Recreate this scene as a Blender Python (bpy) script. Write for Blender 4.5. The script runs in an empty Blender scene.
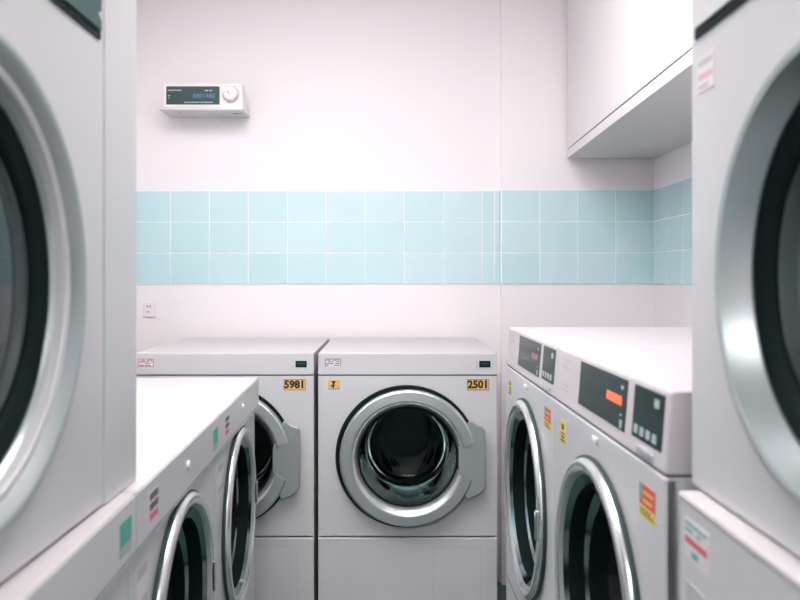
import bpy, bmesh, math, random
from mathutils import Vector, Matrix
R = math.radians
S = bpy.context.scene
COL = S.collection
random.seed(4)
EYE = 1.40
F = 770.0

# ------------------------------------------------------------------ materials
def mat(name, col, rough=0.5, metal=0.0, spec=0.5, noise=0.0, nscale=8.0, bump=0.0, bscale=200.0, coat=0.0):
    m = bpy.data.materials.new(name); m.use_nodes = True
    nt = m.node_tree; b = nt.nodes['Principled BSDF']
    b.inputs['Base Color'].default_value = (*col, 1)
    b.inputs['Roughness'].default_value = rough
    b.inputs['Metallic'].default_value = metal
    b.inputs['Specular IOR Level'].default_value = spec
    b.inputs['Coat Weight'].default_value = coat
    tc = nt.nodes.new('ShaderNodeTexCoord')
    n = nt.nodes.new('ShaderNodeTexNoise'); n.inputs['Scale'].default_value = nscale; n.inputs['Detail'].default_value = 3
    nt.links.new(tc.outputs['Object'], n.inputs['Vector'])
    if noise > 0:
        mx = nt.nodes.new('ShaderNodeMix'); mx.data_type = 'RGBA'
        mx.inputs['A'].default_value = (*[c * (1 - noise) for c in col], 1)
        mx.inputs['B'].default_value = (*[min(1, c * (1 + noise)) for c in col], 1)
        nt.links.new(n.outputs['Fac'], mx.inputs['Factor']); nt.links.new(mx.outputs['Result'], b.inputs['Base Color'])
    if bump > 0:
        n2 = nt.nodes.new('ShaderNodeTexNoise'); n2.inputs['Scale'].default_value = bscale
        nt.links.new(tc.outputs['Object'], n2.inputs['Vector'])
        bp = nt.nodes.new('ShaderNodeBump'); bp.inputs['Strength'].default_value = bump; bp.inputs['Distance'].default_value = 0.002
        nt.links.new(n2.outputs['Fac'], bp.inputs['Height']); nt.links.new(bp.outputs['Normal'], b.inputs['Normal'])
    return m
def emit(name, col, s):
    m = bpy.data.materials.new(name); m.use_nodes = True
    b = m.node_tree.nodes['Principled BSDF']
    b.inputs['Base Color'].default_value = (*col, 1)
    b.inputs['Emission Color'].default_value = (*col, 1); b.inputs['Emission Strength'].default_value = s
    return m
def glass(name, tint, rough=0.02, ior=1.5):
    m = bpy.data.materials.new(name); m.use_nodes = True
    nt = m.node_tree; nt.nodes.clear()
    o = nt.nodes.new('ShaderNodeOutputMaterial'); mx = nt.nodes.new('ShaderNodeMixShader')
    t = nt.nodes.new('ShaderNodeBsdfTransparent'); t.inputs['Color'].default_value = (*tint, 1)
    g = nt.nodes.new('ShaderNodeBsdfGlossy'); g.inputs['Roughness'].default_value = rough
    g.inputs['Color'].default_value = (0.85, 0.95, 0.95, 1)
    f = nt.nodes.new('ShaderNodeFresnel'); f.inputs['IOR'].default_value = ior
    nt.links.new(f.outputs[0], mx.inputs[0]); nt.links.new(t.outputs[0], mx.inputs[1]); nt.links.new(g.outputs[0], mx.inputs[2])
    nt.links.new(mx.outputs[0], o.inputs[0])
    return m

WALL = mat('wall_paint', (0.88, 0.842, 0.855), 0.6, spec=0.2, noise=0.012, nscale=2.0, bump=0.05)
CEIL = mat('ceiling_paint', (0.80, 0.78, 0.78), 0.8, spec=0.1, noise=0.01)
FLOOR = mat('floor_vinyl', (0.07, 0.12, 0.12), 0.4, noise=0.1, nscale=30)
ENAMEL = mat('white_enamel', (0.62, 0.63, 0.638), 0.30, spec=0.4, noise=0.012, nscale=3.0, bump=0.02, bscale=500)
LID = mat('white_lid_enamel', (0.60, 0.57, 0.585), 0.55, spec=0.15, noise=0.01, nscale=3.0)
CABW = mat('cabinet_laminate', (0.74, 0.715, 0.725), 0.6, spec=0.3, noise=0.01, nscale=3.0)
SILVER = mat('silver_paint', (0.44, 0.49, 0.495), 0.32, metal=0.55, noise=0.03, nscale=5, bump=0.03, bscale=400)
BRIGHT = mat('bright_silver', (0.75, 0.78, 0.79), 0.22, metal=0.8, noise=0.02)
CHROME = mat('brushed_chrome', (0.55, 0.60, 0.60), 0.16, metal=1.0, noise=0.04, nscale=20)
DISH = mat('polished_dish_steel', (0.24, 0.31, 0.31), 0.14, metal=1.0, noise=0.05)
GASK = mat('grey_gasket', (0.045, 0.07, 0.07), 0.5, spec=.2, noise=.05)
RUBBER = mat('dark_gasket', (0.004, 0.012, 0.012), 0.6, spec=.12, noise=0.1)
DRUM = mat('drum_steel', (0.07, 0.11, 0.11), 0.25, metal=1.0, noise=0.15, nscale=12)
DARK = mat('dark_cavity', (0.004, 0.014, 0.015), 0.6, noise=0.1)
PANEL = mat('display_glass', (0.006, 0.030, 0.032), 0.12, spec=0.08, noise=0.1)
PANELT = mat('teal_display_panel', (0.055, 0.11, 0.112), 0.4, spec=0.2, noise=0.05)
PANELG = mat('grey_panel', (0.66, 0.67, 0.68), 0.3, noise=0.02)
GLASS = glass('door_glass', (0.17, 0.27, 0.27), ior=1.32)
GLASS2 = glass('dryer_door_glass', (0.14, 0.30, 0.32), ior=1.7)
GROUT = mat('white_grout', (0.84, 0.88, 0.88), 0.6, noise=0.02)
TILES = [mat('aqua_tile', (0.56, 0.76, 0.785), 0.22, spec=0.5, noise=0.04, nscale=4),
         mat('aqua_tile_light', (0.585, 0.775, 0.80), 0.22, spec=0.5, noise=0.04, nscale=4),
         mat('aqua_tile_deep', (0.54, 0.75, 0.765), 0.22, spec=0.5, noise=0.04, nscale=4)]
GREY = mat('grey_print', (0.13, 0.12, 0.13), 0.6, noise=0.05)
LGREY = mat('light_grey_print', (0.50, 0.50, 0.51), 0.6, noise=0.05)
BLACK = mat('black_print', (0.03, 0.02, 0.01), 0.6, noise=0.05)
ORANGE = mat('orange_sticker', (0.80, 0.52, 0.17), 0.5, noise=0.06)
YELLOW = mat('yellow_sticker', (0.78, 0.66, 0.14), 0.5, noise=0.06)
RED = mat('red_print', (0.68, 0.10, 0.09), 0.5, noise=0.05)
PINKRED = mat('pink_red_print', (0.66, 0.14, 0.19), 0.5, noise=0.05)
GREEN = mat('green_print', (0.10, 0.42, 0.33), 0.5, noise=0.06)
STICK = mat('white_sticker', (0.74, 0.71, 0.73), 0.5, noise=0.03)
WPLAST = mat('white_plastic', (0.84, 0.79, 0.80), 0.4, noise=0.01)
GPLAST = mat('grey_plastic', (0.60, 0.60, 0.60), 0.4, noise=0.01)
WMARK = mat('pale_mark', (0.40, 0.50, 0.50), 0.5, noise=0.05)
LED = emit('orange_led', (0.95, 0.15, 0.06), 0.6)
BLUE = emit('blue_digits', (0.05, 0.19, 0.29), 0.35)
LAMP = emit('lamp_diffuser', (1.0, 0.955, 0.965), 11.0)

# ------------------------------------------------------------------ mesh helpers
def link(name, bm, mats, parent=None, loc=None, smooth=None, bevel=0.0, seg=3):
    me = bpy.data.meshes.new(name)
    bmesh.ops.recalc_face_normals(bm, faces=bm.faces)
    bm.to_mesh(me); bm.free()
    if not isinstance(mats, (list, tuple)): mats = [mats]
    for m in mats: me.materials.append(m)
    o = bpy.data.objects.new(name, me); COL.objects.link(o)
    if smooth is not None:
        me.polygons.foreach_set('use_smooth', [True] * len(me.polygons))
        me.set_sharp_from_angle(angle=R(smooth))
    if bevel > 0:
        md = o.modifiers.new('bevel', 'BEVEL'); md.width = bevel; md.segments = seg; md.limit_method = 'ANGLE'; md.angle_limit = R(40)
        md.harden_normals = False
        me.polygons.foreach_set('use_smooth', [True] * len(me.polygons))
        me.set_sharp_from_angle(angle=R(35))
        md.harden_normals = True
    if parent: o.parent = parent
    if loc: o.location = loc
    return o
def box(bm, x0, x1, y0, y1, z0, z1, mi=0):
    v = [bm.verts.new(p) for p in ((x0,y0,z0),(x1,y0,z0),(x1,y1,z0),(x0,y1,z0),(x0,y0,z1),(x1,y0,z1),(x1,y1,z1),(x0,y1,z1))]
    for q in ((0,1,2,3),(4,5,6,7),(0,1,5,4),(1,2,6,5),(2,3,7,6),(3,0,4,7)):
        f = bm.faces.new([v[i] for i in q]); f.material_index = mi
def bx(name, m, parent, *a, **k):
    bm = bmesh.new(); box(bm, *a); return link(name, bm, m, parent, **k)
def prism(bm, pts, y0, y1, mi=0):          # pts in x,z
    a = [bm.verts.new((x, y0, z)) for x, z in pts]; b = [bm.verts.new((x, y1, z)) for x, z in pts]
    n = len(pts)
    for f in (bm.faces.new(a), bm.faces.new(b)): f.material_index = mi
    for i in range(n):
        f = bm.faces.new((a[i], a[(i+1)%n], b[(i+1)%n], b[i])); f.material_index = mi
def lathe(bm, prof, cx, cz, n=96, mi=0, arc=None, closed=False, mis=None):
    """prof: (r, y); axis along y through (cx, cz). arc(r)->(a0,a1) radians for a C shape"""
    rings = []
    full = arc is None
    cnt = n if full else n + 1
    for r, y in prof:
        if r < 1e-6:
            v = bm.verts.new((cx, y, cz)); rings.append([v] * cnt); continue
        a0, a1 = (0, 2 * math.pi) if full else arc(r)
        rings.append([bm.verts.new((cx + r * math.cos(a0 + (a1 - a0) * i / n), y, cz + r * math.sin(a0 + (a1 - a0) * i / n))) for i in range(cnt)])
    m = len(prof)
    for k in range(m if closed else m - 1):
        A, B = rings[k], rings[(k + 1) % m]
        for i in range(n):
            j = (i + 1) % cnt if full else i + 1
            vs = []
            for v in (A[i], A[j], B[j], B[i]):
                if v not in vs: vs.append(v)
            if len(vs) >= 3:
                f = bm.faces.new(vs); f.material_index = mis[k] if mis else mi
    if not full and closed:
        for e in (0, n): bm.faces.new([rg[e] for rg in rings])
def holed(bm, x0, x1, z0, z1, cx, cz, r, y, t, mi=0, n=96):
    angs = [2 * math.pi * i / n for i in range(n)]
    for X in (x0, x1):
        for Z in (z0, z1): angs.append(math.atan2(Z - cz, X - cx) % (2 * math.pi))
    angs = sorted(set(round(a, 6) for a in angs))
    def ray(a):
        c, s = math.cos(a), math.sin(a); ts = []
        if abs(c) > 1e-6: ts.append(((x1 if c > 0 else x0) - cx) / c)
        if abs(s) > 1e-6: ts.append(((z1 if s > 0 else z0) - cz) / s)
        t_ = min(ts); return cx + t_ * c, cz + t_ * s
    L = []
    for a in angs:
        ox, oz = ray(a); ix, iz = cx + r * math.cos(a), cz + r * math.sin(a)
        L.append([bm.verts.new(p) for p in ((ox, y, oz), (ix, y, iz), (ix, y + t, iz), (ox, y + t, oz))])
    for i in range(len(L)):
        A, B = L[i], L[(i + 1) % len(L)]
        for k in range(4):
            f = bm.faces.new((A[k], B[k], B[(k+1)%4], A[(k+1)%4])); f.material_index = mi
def text_bm(bm, s, size, x, z, y, mi=0, bold=0.0):
    cu = bpy.data.curves.new('t', 'FONT'); cu.body = s; cu.size = size; cu.align_x = 'CENTER'; cu.align_y = 'CENTER'; cu.offset = bold
    cu.extrude = 0.0003; cu.resolution_u = 3
    o = bpy.data.objects.new('t', cu); COL.objects.link(o)
    bpy.context.view_layer.update()
    me = bpy.data.meshes.new_from_object(o.evaluated_get(bpy.context.evaluated_depsgraph_get()))
    me.transform(Matrix.Translation((x, y, z)) @ Matrix.Rotation(R(90), 4, 'X'))
    n0 = len(bm.faces); bm.from_mesh(me); bm.faces.ensure_lookup_table()
    for f in bm.faces[n0:]: f.material_index = mi
    bpy.data.objects.remove(o); bpy.data.curves.remove(cu); bpy.data.meshes.remove(me)

def thing(name, label, cat, loc=(0,0,0), rot=0.0, group=None):
    o = bpy.data.objects.new(name, None); COL.objects.link(o); o.empty_display_size = 0.1
    o.location = loc; o.rotation_euler = (0, 0, rot); o['label'] = label; o['category'] = cat
    if group: o['group'] = group
    return o
def tag(o, label, cat, group=None):
    o['label'] = label; o['category'] = cat
    if group: o['group'] = group
    return o
def struct(o): o['kind'] = 'structure'; return o
def copy_tree(o, parent=None):
    c = o.copy(); COL.objects.link(c); c.parent = parent
    for ch in list(o.children): copy_tree(ch, c)
    return c

# ------------------------------------------------------------------ room shell
XL, XR, YB, YP, YF, ZC = -1.19, 1.19, 3.53, 3.50, -2.4, 2.86
struct(bx('floor', FLOOR, None, XL-.1, XR+.1, YF-.1, YB+.1, -.1, 0))
struct(bx('ceiling', CEIL, None, XL-.1, XR+.1, YF-.1, YB+.1, ZC, ZC+.1))
struct(bx('wall_back', WALL, None, XL-.1, XR+.1, YB, YB+.1, 0, ZC))
struct(bx('wall_left', WALL, None, XL-.1, XL, YF, YB, 0, ZC))
struct(bx('wall_right', WALL, None, XR, XR+.1, YF, YB, 0, ZC))
struct(bx('wall_front', WALL, None, XL-.1, XR+.1, YF-.1, YF, 0, ZC))
struct(bx('wall_pillar', WALL, None, 0.497, XR, YP, YB, 0, ZC))

Z0, ZT, TH = 1.368, 1.795, 0.1423
def tiles(name, L, lines, place):
    """grout slab with proud tiles; local x along the band, y towards the room is negative; lines = joints in x"""
    bm = bmesh.new()
    box(bm, lines[0], lines[-1], -0.004, 0.0, Z0, ZT + .004, 0)
    for a, b in zip(lines[:-1], lines[1:]):
        for k in range(3):
            g = 0.0022
            x0, x1, z0, z1 = a + g, b - g, Z0 + k * TH + g, Z0 + (k + 1) * TH - g
            if x1 - x0 < .004: continue
            mi = random.choice((1, 1, 2, 3))
            c = 0.0012
            o_ = [bm.verts.new(p) for p in ((x0,-.004,z0),(x1,-.004,z0),(x1,-.004,z1),(x0,-.004,z1))]
            c = min(c, (x1 - x0) * .3)
            i_ = [bm.verts.new(p) for p in ((x0+c,-.0055,z0+c),(x1-c,-.0055,z0+c),(x1-c,-.0055,z1-c),(x0+c,-.0055,z1-c))]
            bm.faces.new(i_).material_index = mi
            for q in range(4): bm.faces.new((o_[q], o_[(q+1)%4], i_[(q+1)%4], i_[q])).material_index = mi
    o = link(name, bm, [GROUT] + TILES)
    o.matrix_world = place; struct(o); return o
p = 0.1784
ls = [XL] + [-1.0142 + p * k for k in range(9)] + [0.470, 0.4905]
tiles('trim_1', 0, ls, Matrix.Translation((0, YB, 0)))
p2 = 0.1729
tiles('trim_2', 0, [0.497 + p2 * k for k in range(4)] + [XR - 0.0], Matrix.Translation((0, YP, 0)))
# pillar's side return
tiles('trim_3', 0, [0, .03], Matrix.Translation((0.497, YB - .0045, 0)) @ Matrix.Rotation(R(-90), 4, 'Z') )
nr = int((YP - YF) / p) + 1
tiles('trim_4', 0, [0.006] + [p * k for k in range(1, nr)] + [YP - YF], Matrix.Translation((XR, YP, 0)) @ Matrix.Rotation(R(-90), 4, 'Z'))
tiles('trim_5', 0, [0] + [p * k for k in range(1, nr)] + [YP - YF], Matrix.Translation((XL, YF, 0)) @ Matrix.Rotation(R(90), 4, 'Z'))

# ------------------------------------------------------------------ shared parts
def drum_and_bowl(root, door, cx, cz, rg, yg=0.0, bowl=0.145, deep=0.24):
    bm = bmesh.new()   # drum
    prof = [(rg + .028, .05), (rg + .045, .07), (rg + .045, .42), (rg + .02, .45), (.11, .455), (.10, .445), (.03, .44), (.0, .436)]
    lathe(bm, prof, cx, cz, 72)
    for k in range(3):                         # lifting ribs
        a = R(-90 + 120 * k + 8); rr = rg + .044
        pts = []
        for da, dr in ((-.16, 0), (-.05, -.045), (.05, -.045), (.16, 0)):
            pts.append((cx + (rr + dr) * math.cos(a + da), cz + (rr + dr) * math.sin(a + da)))
        prism(bm, pts, .09, .41)
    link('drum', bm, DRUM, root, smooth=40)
    bm = bmesh.new()
    lathe(bm, [(rg + .03, -.002), (rg + .03, .055), (rg - .004, .055), (rg - .004, .03)], cx, cz, 72)
    link('seal', bm, RUBBER, root, smooth=40)
    bm = bmesh.new()
    lathe(bm, [(rg, yg), (rg - .002, yg + .02), (rg - .02, yg + .05), (bowl + .012, deep - .03), (bowl, deep - .008), (bowl - .012, deep), (bowl * .5, deep + .006), (0, deep + .008)], cx, cz, 72)
    link('door_glass', bm, GLASS, door, smooth=60)

def bodybox(root, W, D, z0, z1, cx, cz, r, m=ENAMEL, zf=None):
    """cabinet: sides, back, top and a front with a round opening"""
    bm = bmesh.new(); t = .012; h = W / 2
    box(bm, -h, -h + t, .004, D, z0, z1); box(bm, h - t, h, .004, D, z0, z1)
    box(bm, -h + t, h - t, D - t, D, z0, z1); box(bm, -h + t, h - t, .02, D - t, z1 - t, z1)
    box(bm, -h + t, h - t, .02, D - t, z0, z0 + t)
    link('cabinet', bm, m, root)
    bm = bmesh.new()
    holed(bm, -h, h, zf if zf else z0, z1, cx, cz, r, 0, .02)
    link('front_panel', bm, m, root, bevel=.004, seg=2)

def sticker_lines(bm, x0, x1, z0, z1, y, rows, mi, jitter=.25):
    n = len(rows)
    for k in range(n):
        zc = z1 - (z1 - z0) * (k + .5) / n; hh = (z1 - z0) / n * .26
        x = x0
        while x < x1 - .002:
            w = min(random.uniform(.35, 1.0) * (x1 - x0) * .22, x1 - x)
            if random.random() > jitter: box(bm, x, x + w * .82, y - .0002, y, zc - hh, zc + hh, rows[k])
            x += w

# ------------------------------------------------------------------ back row washers
def back_washer(label, idx):
    W, D = .655, .69
    h = W / 2
    root = thing('front_load_washer', label, 'washing machine', group='front load washers along the back wall')
    ztop, zg, zs = EYE - .2755, EYE - .358, EYE - .95
    cx, cz = 0.0, EYE - .6535
    rg = .183
    bodybox(root, W, D, .10, zg - .002, cx, cz, rg + .032, zf=zs + .003)
    # lower service panel
    lp = bx('kick_panel', ENAMEL, root, -h, h, 0.0, .03, .10, zs - .002, bevel=.004, seg=2)
    bm = bmesh.new()
    fx0, fx1, fz0, fz1 = h - .235, h - .06, .16, zs - .035
    for a in ((fx0, fx1, fz1 - .0015, fz1), (fx0, fx1, fz0, fz0 + .0015), (fx0, fx0 + .0015, fz0, fz1), (fx1 - .0015, fx1, fz0, fz1)):
        box(bm, a[0], a[1], -.0006, .0005, a[2], a[3])
    link('filter_flap', bm, LGREY, lp)
    bx('plinth', DARK, root, -h + .02, h - .02, .04, D - .02, 0, .10)
    # top cover with the fascia
    bm = bmesh.new(); box(bm, -h, h, -.002, D, zg + .0015, ztop)
    link('top_cover', bm, LID, root, bevel=.006)
    bx('fascia', ENAMEL, root, -h + .0015, h - .0015, -.0035, -.0019, zg + .003, ztop - .006)
    bx('seam', GREY, root, -h + .002, h - .002, .003, .012, zg - .003, zg + .002)
    d = bx('display', PANEL, root, h - .067, h - .026, -.0050, -.0036, ztop - .054, ztop - .030)
    bm = bmesh.new(); box(bm, h - .061, h - .033, -.0053, -.005, ztop - .041, ztop - .0395); link('display_bar', bm, GREY, d)
    for z in (ztop - .034, ztop - .051): bx('indicator_dot', GREY, root, h - .079, h - .0765, -.0042, -.0036, z - .0013, z + .0013)
    # maker plate
    bm = bmesh.new()
    x0, x1, z0, z1 = -h + .026, -h + .084, ztop - .052, ztop - .022
    if idx == 0: x0 -= .012; x1 -= .012
    bcol = 1 if idx else 2
    box(bm, x0, x1, -.0042, -.0036, z0, z1, 0)
    e = .0022
    box(bm, x0, x1, -.0044, -.0042, z1 - e, z1, bcol); box(bm, x1 - e, x1, -.0044, -.0042, z0, z1, bcol); box(bm, x0, x0 + e, -.0044, -.0042, z0, z1, bcol)
    sticker_lines(bm, x0 + .004, x1 - .004, z0 + .002, z1 - .002, -.0042, [1, 1, 2 if idx == 0 else 1, 1], 1)
    if idx == 0: box(bm, x0, x1, -.0044, -.0042, z0, z0 + e, 2)
    link('maker_plate', bm, [STICK, GREY, PINKRED], root)
    # orange number sticker
    bm = bmesh.new()
    x0, x1, z0, z1 = h - .111, h - .031, zg - .055, zg - .015
    box(bm, x0, x1, -.0006, 0, z0, z1, 1); box(bm, x0 + .002, x1 - .002, -.0009, -.0006, z0 + .002, z1 - .002, 0)
    text_bm(bm, '2501' if idx else '5981', .038, (x0 + x1) / 2, (z0 + z1) / 2, -.0013, 2, .0018)
    s = link('number_sticker', bm, [ORANGE, GREY, BLACK], root); s['label'] = 'orange sticker with black number'
    # warning sticker
    bm = bmesh.new()
    x0, x1, z0, z1 = -h + .034, -h + .083, zg - .056, zg - .016
    box(bm, x0, x1, -.0006, 0, z0, z1, 2); box(bm, x0 + .0015, x1 - .001, -.0009, -.0006, z0 + .009, z1 - .0015, 0)
    xm = (x0 + x1) / 2 - .002; zt = z1 - .006
    box(bm, xm - .007, xm + .007, -.0012, -.0009, zt - .006, zt + .001, 1)
    box(bm, xm - .003, xm + .004, -.0012, -.0009, zt - .014, zt - .006, 1)
    box(bm, xm - .009, xm + .004, -.0012, -.0009, zt - .020, zt - .013, 1)
    box(bm, xm - .004, xm + .001, -.0012, -.0009, zt - .026, zt - .020, 1)
    sticker_lines(bm, x0 + .003, x1 - .002, z0 + .001, z0 + .010, -.0006, [3], 3, .1)
    s = link('warning_sticker', bm, [ORANGE, BLACK, STICK, GREY], root); s['label'] = 'small orange warning sticker with black symbol'
    # dark gasket round the door
    bm = bmesh.new()
    lathe(bm, [(.250, -.001), (.2575, -.004), (.259, -.012), (.255, -.018), (.246, -.018), (.240, -.001)], cx - .004, cz + .002, 128)
    link('gasket', bm, RUBBER, root, smooth=50)
    # door: C-shaped silver ring with the handle plate in its gap
    def arc(r):
        k = (r - .183) / .063
        return R(9.5 + 5 * k), R(360 - 14 - 5 * k)
    bm = bmesh.new()
    prof = [(.238, -.012), (.2465, -.020), (.2465, -.036), (.2435, -.042), (.239, -.045), (.208, -.047), (.204, -.045), (.186, -.024), (.183, -.018), (.183, .01), (.2, .01), (.2, -.012)]
    mis = [0, 0, 0, 1, 0, 0, 1, 1, 0, 0, 0, 0]
    lathe(bm, prof, cx, cz, 128, arc=arc, closed=True, mis=mis)
    door = link('door_ring', bm, [SILVER, BRIGHT], root, smooth=28)
    bm = bmesh.new()
    P = [(50,9.5),(54,22),(60,36),(63,37),(69,32),(73,31),(75,30),(76.5,26),(76.5,-28),(75,-31),(72,-34),(65,-38),(59,-41),(56,-36),(52,-22),(50,-13)]
    prism(bm, [(cx + x / 274, cz + z / 274) for x, z in P], -.040, -.016)
    link('door_handle', bm, SILVER, door, bevel=.004, seg=2)
    bm = bmesh.new()
    lathe(bm, [(.186, -.016), (.186, .0), (.176, .0), (.176, -.012), (.186, -.016)], cx, cz, 96)
    link('glass_trim', bm, RUBBER, door, smooth=30)
    drum_and_bowl(root, door, cx, cz, rg)
    return root

w = back_washer('white washer at the left end of the back row, its round door half hidden', 0)
w.location = (-.612, 2.81, 0)
w = back_washer('white washer at the centre of the back wall, its silver round door fully in view', 1)
w.location = (.0575, 2.81, 0)

# ------------------------------------------------------------------ bulging ring door for the side rows and dryers
def ring_door(root, cx, cz, ro, ri, out=.020, big=False):
    if not big:
        bm = bmesh.new()
        lathe(bm, [(ro - .02, -.001), (ro + .003, -.001), (ro + .005, -.004), (ro + .004, -.009), (ro - .01, -.011)], cx, cz, 96)
        link('gasket', bm, GASK, root, smooth=50)
    bm = bmesh.new()
    if big:
        prof = [(ro - .012, 0), (ro, -.003), (ro, -out * .6), (ro - .003, -out * .9), (ro - .008, -out), (ro - .014, -out + .002), (ri + .002, .018), (ri, .022), (ri - .002, .05)]
        mis = [0] * 8
    else:
        prof = [(ro - .012, -.002), (ro, -.005), (ro, -out * .5), (ro - .002, -out * .8), (ro - .008, -out), (ro - .016, -out - .001), (ro - .024, -out + .004), (ro - .030, -out + .012), (ri + .022, .040), (ri + .018, .044), (ri + .016, .075)]
        mis = [0, 0, 1, 1, 1, 1, 0, 2, 2, 2]
        tb = bmesh.new(); lathe(tb, [(ri + .018, .043), (ri + .002, .047), (ri - .003, .052), (ri - .004, .07)], cx, cz, 96)
    lathe(bm, prof, cx, cz, 128, mis=mis)
    door = link('door_ring', bm, [SILVER, BRIGHT, DISH], root, smooth=50)
    if not big: link('glass_trim', tb, RUBBER, door, smooth=50)
    if big:
        bm = bmesh.new()
        lathe(bm, [(ri, .022), (ri - .022, .026), (ri - .028, .032), (ri - .030, .045)], cx, cz, 96)
        link('glass_trim', bm, RUBBER, door, smooth=40)
    return door

def side_body(root, W, D, ztop, cz, ro, ri, z0=.10):
    bodybox(root, W, D, z0, ztop, 0, cz, ri + .060)
    h = W / 2
    bx('plinth', DARK, root, -h + .02, h - .02, .04, D - .02, 0, z0)
    door = ring_door(root, 0, cz, ro, ri)
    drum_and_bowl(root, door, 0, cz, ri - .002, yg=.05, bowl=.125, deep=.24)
    # small catch on the rim
    bx('door_catch', CHROME, door, ro - .022, ro - .004, -.025, -.016, cz - .035, cz + .035, bevel=.003)
    return door

# right row: washers with slanted control consoles
def console_washer(label):
    W, D = .655, .70; h = W / 2
    zg, zt = EYE - .270, EYE - .152
    root = thing('console_washer', label, 'washing machine', group='washers with dark display consoles on the right')
    side_body(root, W, D, zg, EYE - .575, .250, .170)
    bx('kick_seam', GREY, root, -h + .01, h - .01, -.0006, .001, EYE - .905, EYE - .902)
    # console: full depth top with a slanted front
    bm = bmesh.new()
    pr = [(0.000, zg + .003), (.009, zt - .004), (.014, zt), (D, zt), (D, zg + .003)]
    a = [bm.verts.new((-h + .001, y, z)) for y, z in pr]; b = [bm.verts.new((h - .001, y, z)) for y, z in pr]
    bm.faces.new(a); bm.faces.new(b)
    for i in range(5): bm.faces.new((a[i], a[(i+1)%5], b[(i+1)%5], b[i]))
    con = link('console', bm, LID, root, bevel=.005)
    bx('seam', GREY, root, -h + .003, h - .003, .004, D - .003, zg - .001, zg + .004)
    def on(u0, u1, v0, v1, lift, th=.0012, bm=None, mi=0):
        """box lying on the slanted front; u local x, v height above the groove"""
        k = .009 / .115
        own = bm is None
        bm = bm or bmesh.new(); n0 = len(bm.verts)
        box(bm, u0, u1, -lift - th, -lift, zg + v0, zg + v1, mi); bm.verts.ensure_lookup_table()
        for v in bm.verts[n0:]: v.co.y += (v.co.z - zg) * k
        return bm
    d1 = link('display_window', on(-h + .195, -h + .478, .026, .107, .0), PANEL, con)
    d2 = link('keypad_window', on(-h + .512, -h + .636, .030, .107, .0), PANEL, con)
    bm = on(-h + .375, -h + .455, .064, .078, .0012, .0006)
    link('led_readout', bm, LED, d1)
    for a in ((-h + .448, -h + .460, .090, .096), (-h + .452, -h + .460, .048, .051), (-h + .452, -h + .464, .029, .042)):
        link('display_mark', on(*a, .0012, .0004), WMARK, d1)
    for k in range(4): link('keypad_button', on(-h + .522 + k * .026, -h + .538 + k * .026, .036, .049, .0012, .0006), WMARK, d2)
    link('start_button', on(-h + .600, -h + .618, .086, .098, .0012, .0006), WMARK, d2)
    bm = on(-h + .545, -h + .610, .010, .021, .0, .004)
    link('white_button', bm, BRIGHT, con, bevel=.0015)
    for rows in (((.094, 3), (.084, 2), (.078, 3)), ((.042, 3), (.032, 3))):
        bm = bmesh.new()
        for (v, n) in rows:
            for k in range(n): on(-h + .045 + k * .022, -h + .062 + k * .022, v, v + .005, .0, .0005, bm)
        link('printed_legend', bm, LGREY, con)
    # stickers on the body front
    bm = bmesh.new()
    x0, x1, z0, z1 = -h + .055, -h + .100, zg - .078, zg - .030
    box(bm, x0, x1, -.0008, 0, z0, z1, 0); box(bm, x0 + .006, x1 - .006, -.0011, -.0008, z0 + .020, z0 + .023, 1)
    box(bm, x0 + .014, x1 - .014, -.0011, -.0008, z0 + .029, z1 - .007, 1); sticker_lines(bm, x0 + .004, x1 - .004, z0 + .002, z0 + .018, -.0008, [1, 1], 1)
    s = link('yellow_sticker', bm, [YELLOW, BLACK], root); s['label'] = 'small yellow sticker with dark symbol'
    bm = bmesh.new()
    x0, x1, z0, z1 = h - .100, h - .036, zg - .078, zg - .030
    box(bm, x0, x1, -.0008, 0, z0, z0 + .017, 0); box(bm, x0, x1, -.0008, 0, z0 + .017, z1, 1); box(bm, x0, x0 + .012, -.0010, -.0008, z1 - .022, z1, 2)
    box(bm, x0 + .016, x1 - .006, -.0010, -.0008, z1 - .012, z1 - .009, 0); box(bm, x0 + .016, x1 - .012, -.0010, -.0008, z1 - .024, z1 - .021, 0)
    sticker_lines(bm, x0 + .004, x1 - .004, z0 + .003, z0 + .014, -.0008, [3, 3], 3)
    s = link('red_and_yellow_sticker', bm, [YELLOW, RED, GREEN, BLACK], root); s['label'] = 'red sticker with a yellow lower band'
    bx('lock_stud', WPLAST, root, -.014, .014, -.006, 0, zg - .024, zg - .012, bevel=.003)
    return root
cw = console_washer('white washer with console beside the pillar, second from the right foreground')
def right_pos(yc):
    k = (yc - 1.03) / 1.32
    return (.366 + (.348 - .366) * k, yc, 0)
cw.location = right_pos(2.02); cw.rotation_euler = (0, 0, R(-90 + .8))
cw2 = copy_tree(cw); cw2.location = right_pos(1.36)
cw2['label'] = 'white washer whose console shows a glowing orange readout, next to the right foreground stack'
# only the nearer console is lit: the far one carries no glowing readout in the photograph
def walk(o):
    yield o
    for c in o.children: yield from walk(c)
for o in list(walk(cw)):
    if o.name.split('.')[0] == 'led_readout':
        bm = bmesh.new(); bm.from_mesh(o.data)
        me = o.data.copy(); me.materials.clear(); me.materials.append(mat('dim_pink_readout', (.30, .12, .15), .4)); bm.free()
        o.data = me; o.scale = (1, 1, 1)

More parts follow.
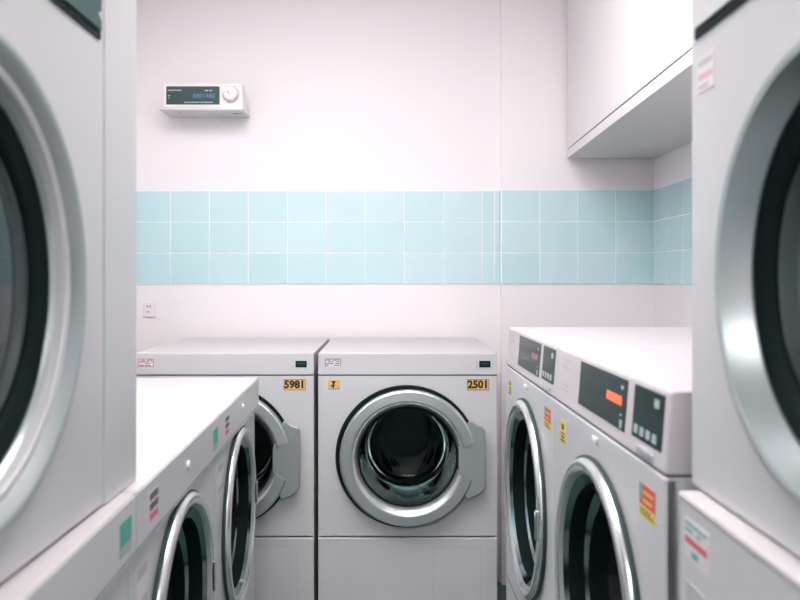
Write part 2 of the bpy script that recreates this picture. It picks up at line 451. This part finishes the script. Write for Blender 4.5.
# left row: flat-topped washers
def flat_washer(label, green=True):
    W, D = .685, .68; h = W / 2
    zt, zg = EYE - .335, EYE - .428
    root = thing('flat_top_washer', label, 'washing machine', group='flat white topped washers on the left')
    side_body(root, W, D, zg, EYE - .690, .250, .170)
    bm = bmesh.new(); box(bm, -h + .0005, h - .0005, -.012, D, zg + .002, zt)
    top = link('top_cover', bm, LID, root, bevel=.004)
    bx('fascia', ENAMEL, root, -h + .001, h - .001, -.0135, -.0119, zg + .004, zt - .004)
    bx('edge_strip', BRIGHT, root, -h + .001, h - .001, -.014, .002, zg - .003, zg + .002)
    def st(name, x0, x1, z0, z1, rows, mats, y=-.0135, label=None, base=0):
        bm = bmesh.new(); box(bm, x0, x1, y - .0006, y, z0, z1, 0)
        n = len(rows)
        for k, mi in enumerate(rows):
            if mi is None: continue
            zc = z1 - (z1 - z0) * (k + .5) / n; hh = (z1 - z0) / n * .36
            box(bm, x0 + .004, x1 - .004, y - .0009, y - .0006, zc - hh, zc + hh, mi)
        o = link(name, bm, mats, root)
        if label: o['label'] = label
    st('red_lined_sticker', -h + .062, -h + .122, zt - .072, zt - .022, [1, 1, 2], [STICK, GREY, PINKRED], label='pale sticker with grey and red bars')
    if green: st('green_sticker', h - .082, h - .027, zt - .076, zt - .026, [1, 1, 2], [GREEN, GREEN, LGREY], label='small green sticker')
    else: st('grey_print', h - .045, h - .020, zt - .060, zt - .025, [1, None, 1], [ENAMEL, LGREY])
    st('grey_sticker', -h + .040, -h + .105, zg - .125, zg - .045, [1, None, 1], [STICK, LGREY], y=0)
    bm = bmesh.new(); lathe(bm, [(.009, -.0135), (.008, -.018), (0, -.019)], 0, zt - .042, 20); link('lock', bm, WPLAST, root, smooth=50)
    return root
fw = flat_washer('flat white topped washer farthest down the left row, by the back washers', False)
A0 = Vector((-.460, 2.58)); dv = Vector((.055, -1.56)).normalized(); ang = math.atan2(.055, 1.56)
fw2 = flat_washer('flat white topped washer in the left row just beyond the grey filler panel')
fw3 = copy_tree(fw2); fw3['label'] = 'flat white topped washer under the big round door dryer at the lower left'
for k, o in enumerate((fw, fw2, fw3)):
    c = A0 + dv * (.345 + .69 * k)
    o.location = (c.x, c.y, 0); o.rotation_euler = (0, 0, R(90) + ang)

# ------------------------------------------------------------------ foreground stacked dryers
def dryer(label, W, zb, cz, ro, ri, zpan, ztop, pm, right):
    D = .66; h = W / 2
    root = thing('stacked_dryer', label, 'dryer', group=None)
    bodybox(root, W, D, zb, ztop, 0, cz, ri + .005)
    door = ring_door(root, 0, cz, ro, ri, out=.015, big=True)
    bm = bmesh.new()
    rg = ri - .029
    lathe(bm, [(rg + .028, .02), (rg + .05, .05), (rg + .05, .42), (rg + .02, .45), (0, .44)], 0, cz, 72)
    link('drum', bm, DRUM, root, smooth=40)
    bm = bmesh.new()
    lathe(bm, [(rg, .034), (rg * .98, .030), (rg * .93, .028), (rg * .6, .025), (0, .023)], 0, cz, 72)
    link('door_glass', bm, GLASS2, door, smooth=60)
    m = .020
    bx('panel_border', RUBBER, root, -h + m, h - m, -.003, .0, zpan, ztop - m)
    bx('control_panel', pm, root, -h + m + .003, h - m - .003, -.006, -.0029, zpan + .011, ztop - m - .006, bevel=.002)
    return root, h
r1, h = dryer('white dryer with big silver round door towering at the right edge of the photo', .626, EYE - .262, EYE + .004, .214, .192, EYE + .294, EYE + .60, PANELG, True)
r1.location = (.378, .661, 0); r1.rotation_euler = (0, 0, R(-90))
bm = bmesh.new()
x0, x1, z0, z1 = -h + .022, -h + .072, EYE + .225, EYE + .268
box(bm, x0, x1, -.0008, 0, z0, z1, 0)
box(bm, x0 + .004, x1 - .004, -.001, -.0008, z1 - .012, z1 - .004, 1); box(bm, x0 + .004, x1 - .004, -.001, -.0008, z0 + .015, z0 + .022, 2)
box(bm, x0 + .004, x1 - .016, -.001, -.0008, z0 + .004, z0 + .009, 1)
s = link('faded_sticker', bm, [STICK, mat('faded_grey_print', (.55, .50, .52), .6), mat('faded_red_print', (.70, .45, .47), .6)], r1); s['label'] = 'faded pink and grey sticker'
r2, h = dryer('white dryer with dark teal panel and big round door standing at the left edge', .72, EYE - .331, EYE - .008, .267, .228, EYE + .340, EYE + .66, PANELT, False)
r2.location = (-.42, .763, 0); r2.rotation_euler = (0, 0, R(90))
bm = bmesh.new(); lathe(bm, [(.006, -.006), (.005, -.0075), (0, -.008)], h - .030, EYE + .37, 16)
link('panel_lamp', bm, WMARK, r2, smooth=40)

# filler between the left dryer and the room
o = bx('filler_panel', ENAMEL, None, -1.10, -.42, 1.127, 1.268, EYE - .3345, EYE + 1.3, bevel=.003)
tag(o, 'tall plain grey-white filler panel right behind the left foreground dryer', 'panel')

# base washer of the right stack
def stack_base():
    W, D = .655, .68; h = W / 2
    root = thing('base_washer', 'white washer under the right foreground dryer, with a red barred sticker', 'washing machine')
    zt = EYE - .2645
    side_body(root, W, D, zt - .006, EYE - .62, .250, .170)
    bm = bmesh.new(); box(bm, -h, h, -.0015, D, zt - .010, zt); link('top_cover', bm, LID, root, bevel=.004)
    bm = bmesh.new()
    x0, x1, z0, z1 = -h + .022, -h + .092, zt - .073, zt - .025
    box(bm, x0, x1, -.0008, 0, z0, z1, 0)
    sticker_lines(bm, x0 + .002, x1 - .004, z1 - .017, z1 - .002, -.0008, [2, 2], 2, .05)
    box(bm, x0 + .002, x1 - .004, -.0011, -.0008, z0 + .019, z0 + .027, 1)
    box(bm, x0 + .022, x1 - .030, -.0011, -.0008, z0 + .005, z0 + .013, 2)
    s = link('warning_sticker', bm, [STICK, PINKRED, GREEN], root); s['label'] = 'white sticker with red bar and green lines'
    bx('grey_label', LGREY, root, -h + .026, -h + .082, -.0008, 0, zt - .125, zt - .100)
    root.location = (.356, .956 - h, 0); root.rotation_euler = (0, 0, R(-90))
    return root
stack_base()

# ------------------------------------------------------------------ wall cabinet upper right
cab = thing('wall_cabinet', 'long white wall cabinet hanging high on the right wall', 'cabinet')
def skew(name, m, y0, y1, z0, z1, inset, parent, front=None, **k):
    bm = bmesh.new()
    fx = lambda y: .791 - (3.478 - y) * (.036 / 1.533) + inset
    x1 = XR - .002
    pts = [(fx(y1), y1), ((x1 if front is None else fx(y1) + front), y1), ((x1 if front is None else fx(y0) + front), y0), (fx(y0), y0)]
    a = [bm.verts.new((x, y, z0)) for x, y in pts]; b = [bm.verts.new((x, y, z1)) for x, y in pts]
    bm.faces.new(a); bm.faces.new(b)
    for i in range(4): bm.faces.new((a[i], a[(i+1)%4], b[(i+1)%4], b[i]))
    return link(name, bm, m, parent, **k)
Y0c, Y1c = 1.2, 3.476
zb = EYE + .536
skew('bottom_board', CABW, Y0c, Y1c, zb, zb + .038, 0, cab, bevel=.002)
skew('carcass', CABW, Y0c, Y1c, zb + .038, ZC - .01, .022, cab)
skew('door_panel', CABW, Y0c, Y1c, zb + .043, ZC - .02, 0, cab, front=.020)
skew('shadow_gap', GREY, Y0c, Y1c, zb + .038, zb + .0432, .0025, cab, front=.018)

# ------------------------------------------------------------------ digital payment / timer box on the back wall
def wp(px, py, Y): return ((px - 392) * Y / F, EYE - (py - 277) * Y / F)
YD = 3.375
dev = thing('digital_timer_box', 'small white digital timer box with teal screen and round dial on back wall', 'timer', (wp(203, 97, YD)[0], YB, EYE + .75))
ox, _, oz = dev.location
def dbx(name, m, par, px0, py0, px1, py1, y0, y1, **k):
    a = wp(px0, py1, YD); b = wp(px1, py0, YD)
    return bx(name, m, par, a[0] - ox, b[0] - ox, y0, y1, a[1] - oz, b[1] - oz, **k)
fy = YD - YB
a = wp(163, 109.5, YD); b = wp(242.5, 83, YD)
bm = bmesh.new(); pr = [(fy, a[1] - oz), (fy, b[1] - oz), (fy + .045, b[1] - oz), (-.02, a[1] - oz + .02), (0, a[1] - oz + .02), (0, a[1] - oz)]
va = [bm.verts.new((a[0] - ox, y, z)) for y, z in pr]; vb = [bm.verts.new((b[0] - ox, y, z)) for y, z in pr]
bm.faces.new(va); bm.faces.new(vb)
for i in range(6): bm.faces.new((va[i], va[(i+1)%6], vb[(i+1)%6], vb[i]))
link('housing', bm, WPLAST, dev, bevel=.004)
dbx('base_plate', GPLAST, dev, 160, 108.8, 243.5, 110.6, fy - .004, 0, bevel=.002)
bez = dbx('bezel', WPLAST, dev, 164.5, 84.8, 221.5, 107.5, fy - .004, fy + .001, bevel=.002)
scr = dbx('screen', mat('screen_glass', (.020, .052, .052), .3, noise=.1), dev, 166.6, 86.6, 219.8, 104.8, fy - .0055, fy - .0039)
bm = bmesh.new()
def dm(px0, py0, px1, py1, mi=0, y=-.0055):
    a = wp(px0, py1, YD); b = wp(px1, py0, YD); box(bm, a[0] - ox, b[0] - ox, fy + y - .0004, fy + y, a[1] - oz, b[1] - oz, mi)
bm = bmesh.new()
x = 168.2
while x < 182: w_ = random.uniform(.6, 1.3); dm(x, 90.0, x + w_ * .8, 91.2); x += w_
link('screen_legend', bm, WMARK, scr); bm = bmesh.new()
dm(205, 90.3, 208.5, 91.4); dm(209.5, 90.3, 212.5, 91.4)
link('screen_legend', bm, WMARK, scr); bm = bmesh.new()
dm(168.4, 95.4, 170.6, 96.4); dm(168.6, 97.8, 169.8, 98.6)
link('screen_legend', bm, WMARK, scr); bm = bmesh.new()
x = 184.5
while x < 213: w_ = random.uniform(.9, 2.4); dm(x, 102.1, x + w_ * .75, 103.2); x += w_
link('screen_legend', bm, WMARK, scr)
bm = bmesh.new()
for k, ch in enumerate('8801480'):
    c = wp(194.5 + k * 3.25, 96.4, YD)
    text_bm(bm, ch, .027, c[0] - ox, c[1] - oz, fy - .0058, 0)
link('blue_digits', bm, BLUE, scr)
bm = bmesh.new(); c = wp(231, 94.2, YD)
lathe(bm, [(.034, fy + .001), (.034, fy - .003), (.032, fy - .004), (.031, fy - .022), (.027, fy - .027), (.010, fy - .028), (0, fy - .028)], c[0] - ox, c[1] - oz, 48)
kn = link('dial', bm, WPLAST, dev, smooth=35)
bm = bmesh.new(); box(bm, c[0] - ox - .009, c[0] - ox - .006, fy - .0292, fy - .0278, c[1] - oz - .002, c[1] - oz + .010)
box(bm, c[0] - ox - .005, c[0] - ox + .004, fy - .0292, fy - .0278, c[1] - oz - .006, c[1] - oz - .004)
link('dial_mark', bm, GREY, kn)
bm = bmesh.new(); lathe(bm, [(.036, fy - .0005), (.036, fy - .0015), (.0345, fy - .0015)], c[0] - ox, c[1] - oz, 48); link('dial_ring', bm, GREY, dev)
bm = bmesh.new(); a = wp(224, 85.8, YD); b = wp(240, 86.2, YD); box(bm, a[0] - ox, b[0] - ox, fy - .0008, fy, b[1] - oz, a[1] - oz); link('printed_line', bm, LGREY, dev)
# slot and screw on the underside
zu = wp(0, 110.6, YD)[1] - oz
bx('underside_slot', DARK, dev, .118, .158, fy + .055, fy + .062, zu - .0006, zu + .0002)
bx('underside_screw', GREY, dev, -.120, -.112, fy + .045, fy + .053, zu - .001, zu + .0002)

# wall socket
sx, sz = wp(149.8, 309.5, YB)
so = thing('wall_socket', 'small white wall socket low on the back wall above the left washer', 'socket', (sx, YB - .001, sz - .035))
bx('cover_plate', WPLAST, so, -.029, .029, -.008, 0, 0, .068, bevel=.003)
bm = bmesh.new()
box(bm, -.010, -.006, -.0085, -.0079, .046, .056); box(bm, .002, .006, -.0085, -.0079, .044, .054); box(bm, -.010, .002, -.0085, -.0079, .022, .026)
link('contact_slot', bm, GREY, so)

# ------------------------------------------------------------------ ceiling lamps
def lamp(x, y, w, l, label):
    t = thing('ceiling_light', label, 'lamp', (x, y, ZC), group='ceiling light panels')
    bm = bmesh.new(); box(bm, -w/2, w/2, -l/2, l/2, -.05, 0); link('housing', bm, WPLAST, t, bevel=.005)
    bm = bmesh.new(); box(bm, -w/2 + .02, w/2 - .02, -l/2 + .02, l/2 - .02, -.056, -.049); link('diffuser', bm, LAMP, t)
    return t
lamp(-.6, 1.65, .6, 1.3, 'white ceiling light panel above the left row of washers')
lamp(.12, 1.65, .5, 1.3, 'white ceiling light panel above the aisle, next to the wall cabinet')
lamp(0, -1.2, 1.2, 1.2, 'white ceiling light panel above the aisle behind the camera')

# ------------------------------------------------------------------ world, camera
wd = bpy.data.worlds.new('world'); S.world = wd; wd.use_nodes = True
wd.node_tree.nodes['Background'].inputs[0].default_value = (.8, .9, .92, 1); wd.node_tree.nodes['Background'].inputs[1].default_value = .15
cam = bpy.data.cameras.new('camera'); co = bpy.data.objects.new('camera', cam); COL.objects.link(co)
co.location = (0, 0, EYE); co.rotation_euler = (R(90), 0, 0)
cam.sensor_width = 36; cam.lens = F / 800 * 36
cam.shift_x = 8 / 800; cam.shift_y = -23 / 800
cam.clip_start = .02
cam.dof.use_dof = True; cam.dof.focus_distance = 2.75; cam.dof.aperture_fstop = 4.5
S.camera = co
S.view_settings.view_transform = 'Standard'; S.view_settings.look = 'None'
S.view_settings.gamma = 1; S.view_settings.use_curve_mapping = False
S.view_settings.exposure = 0.14
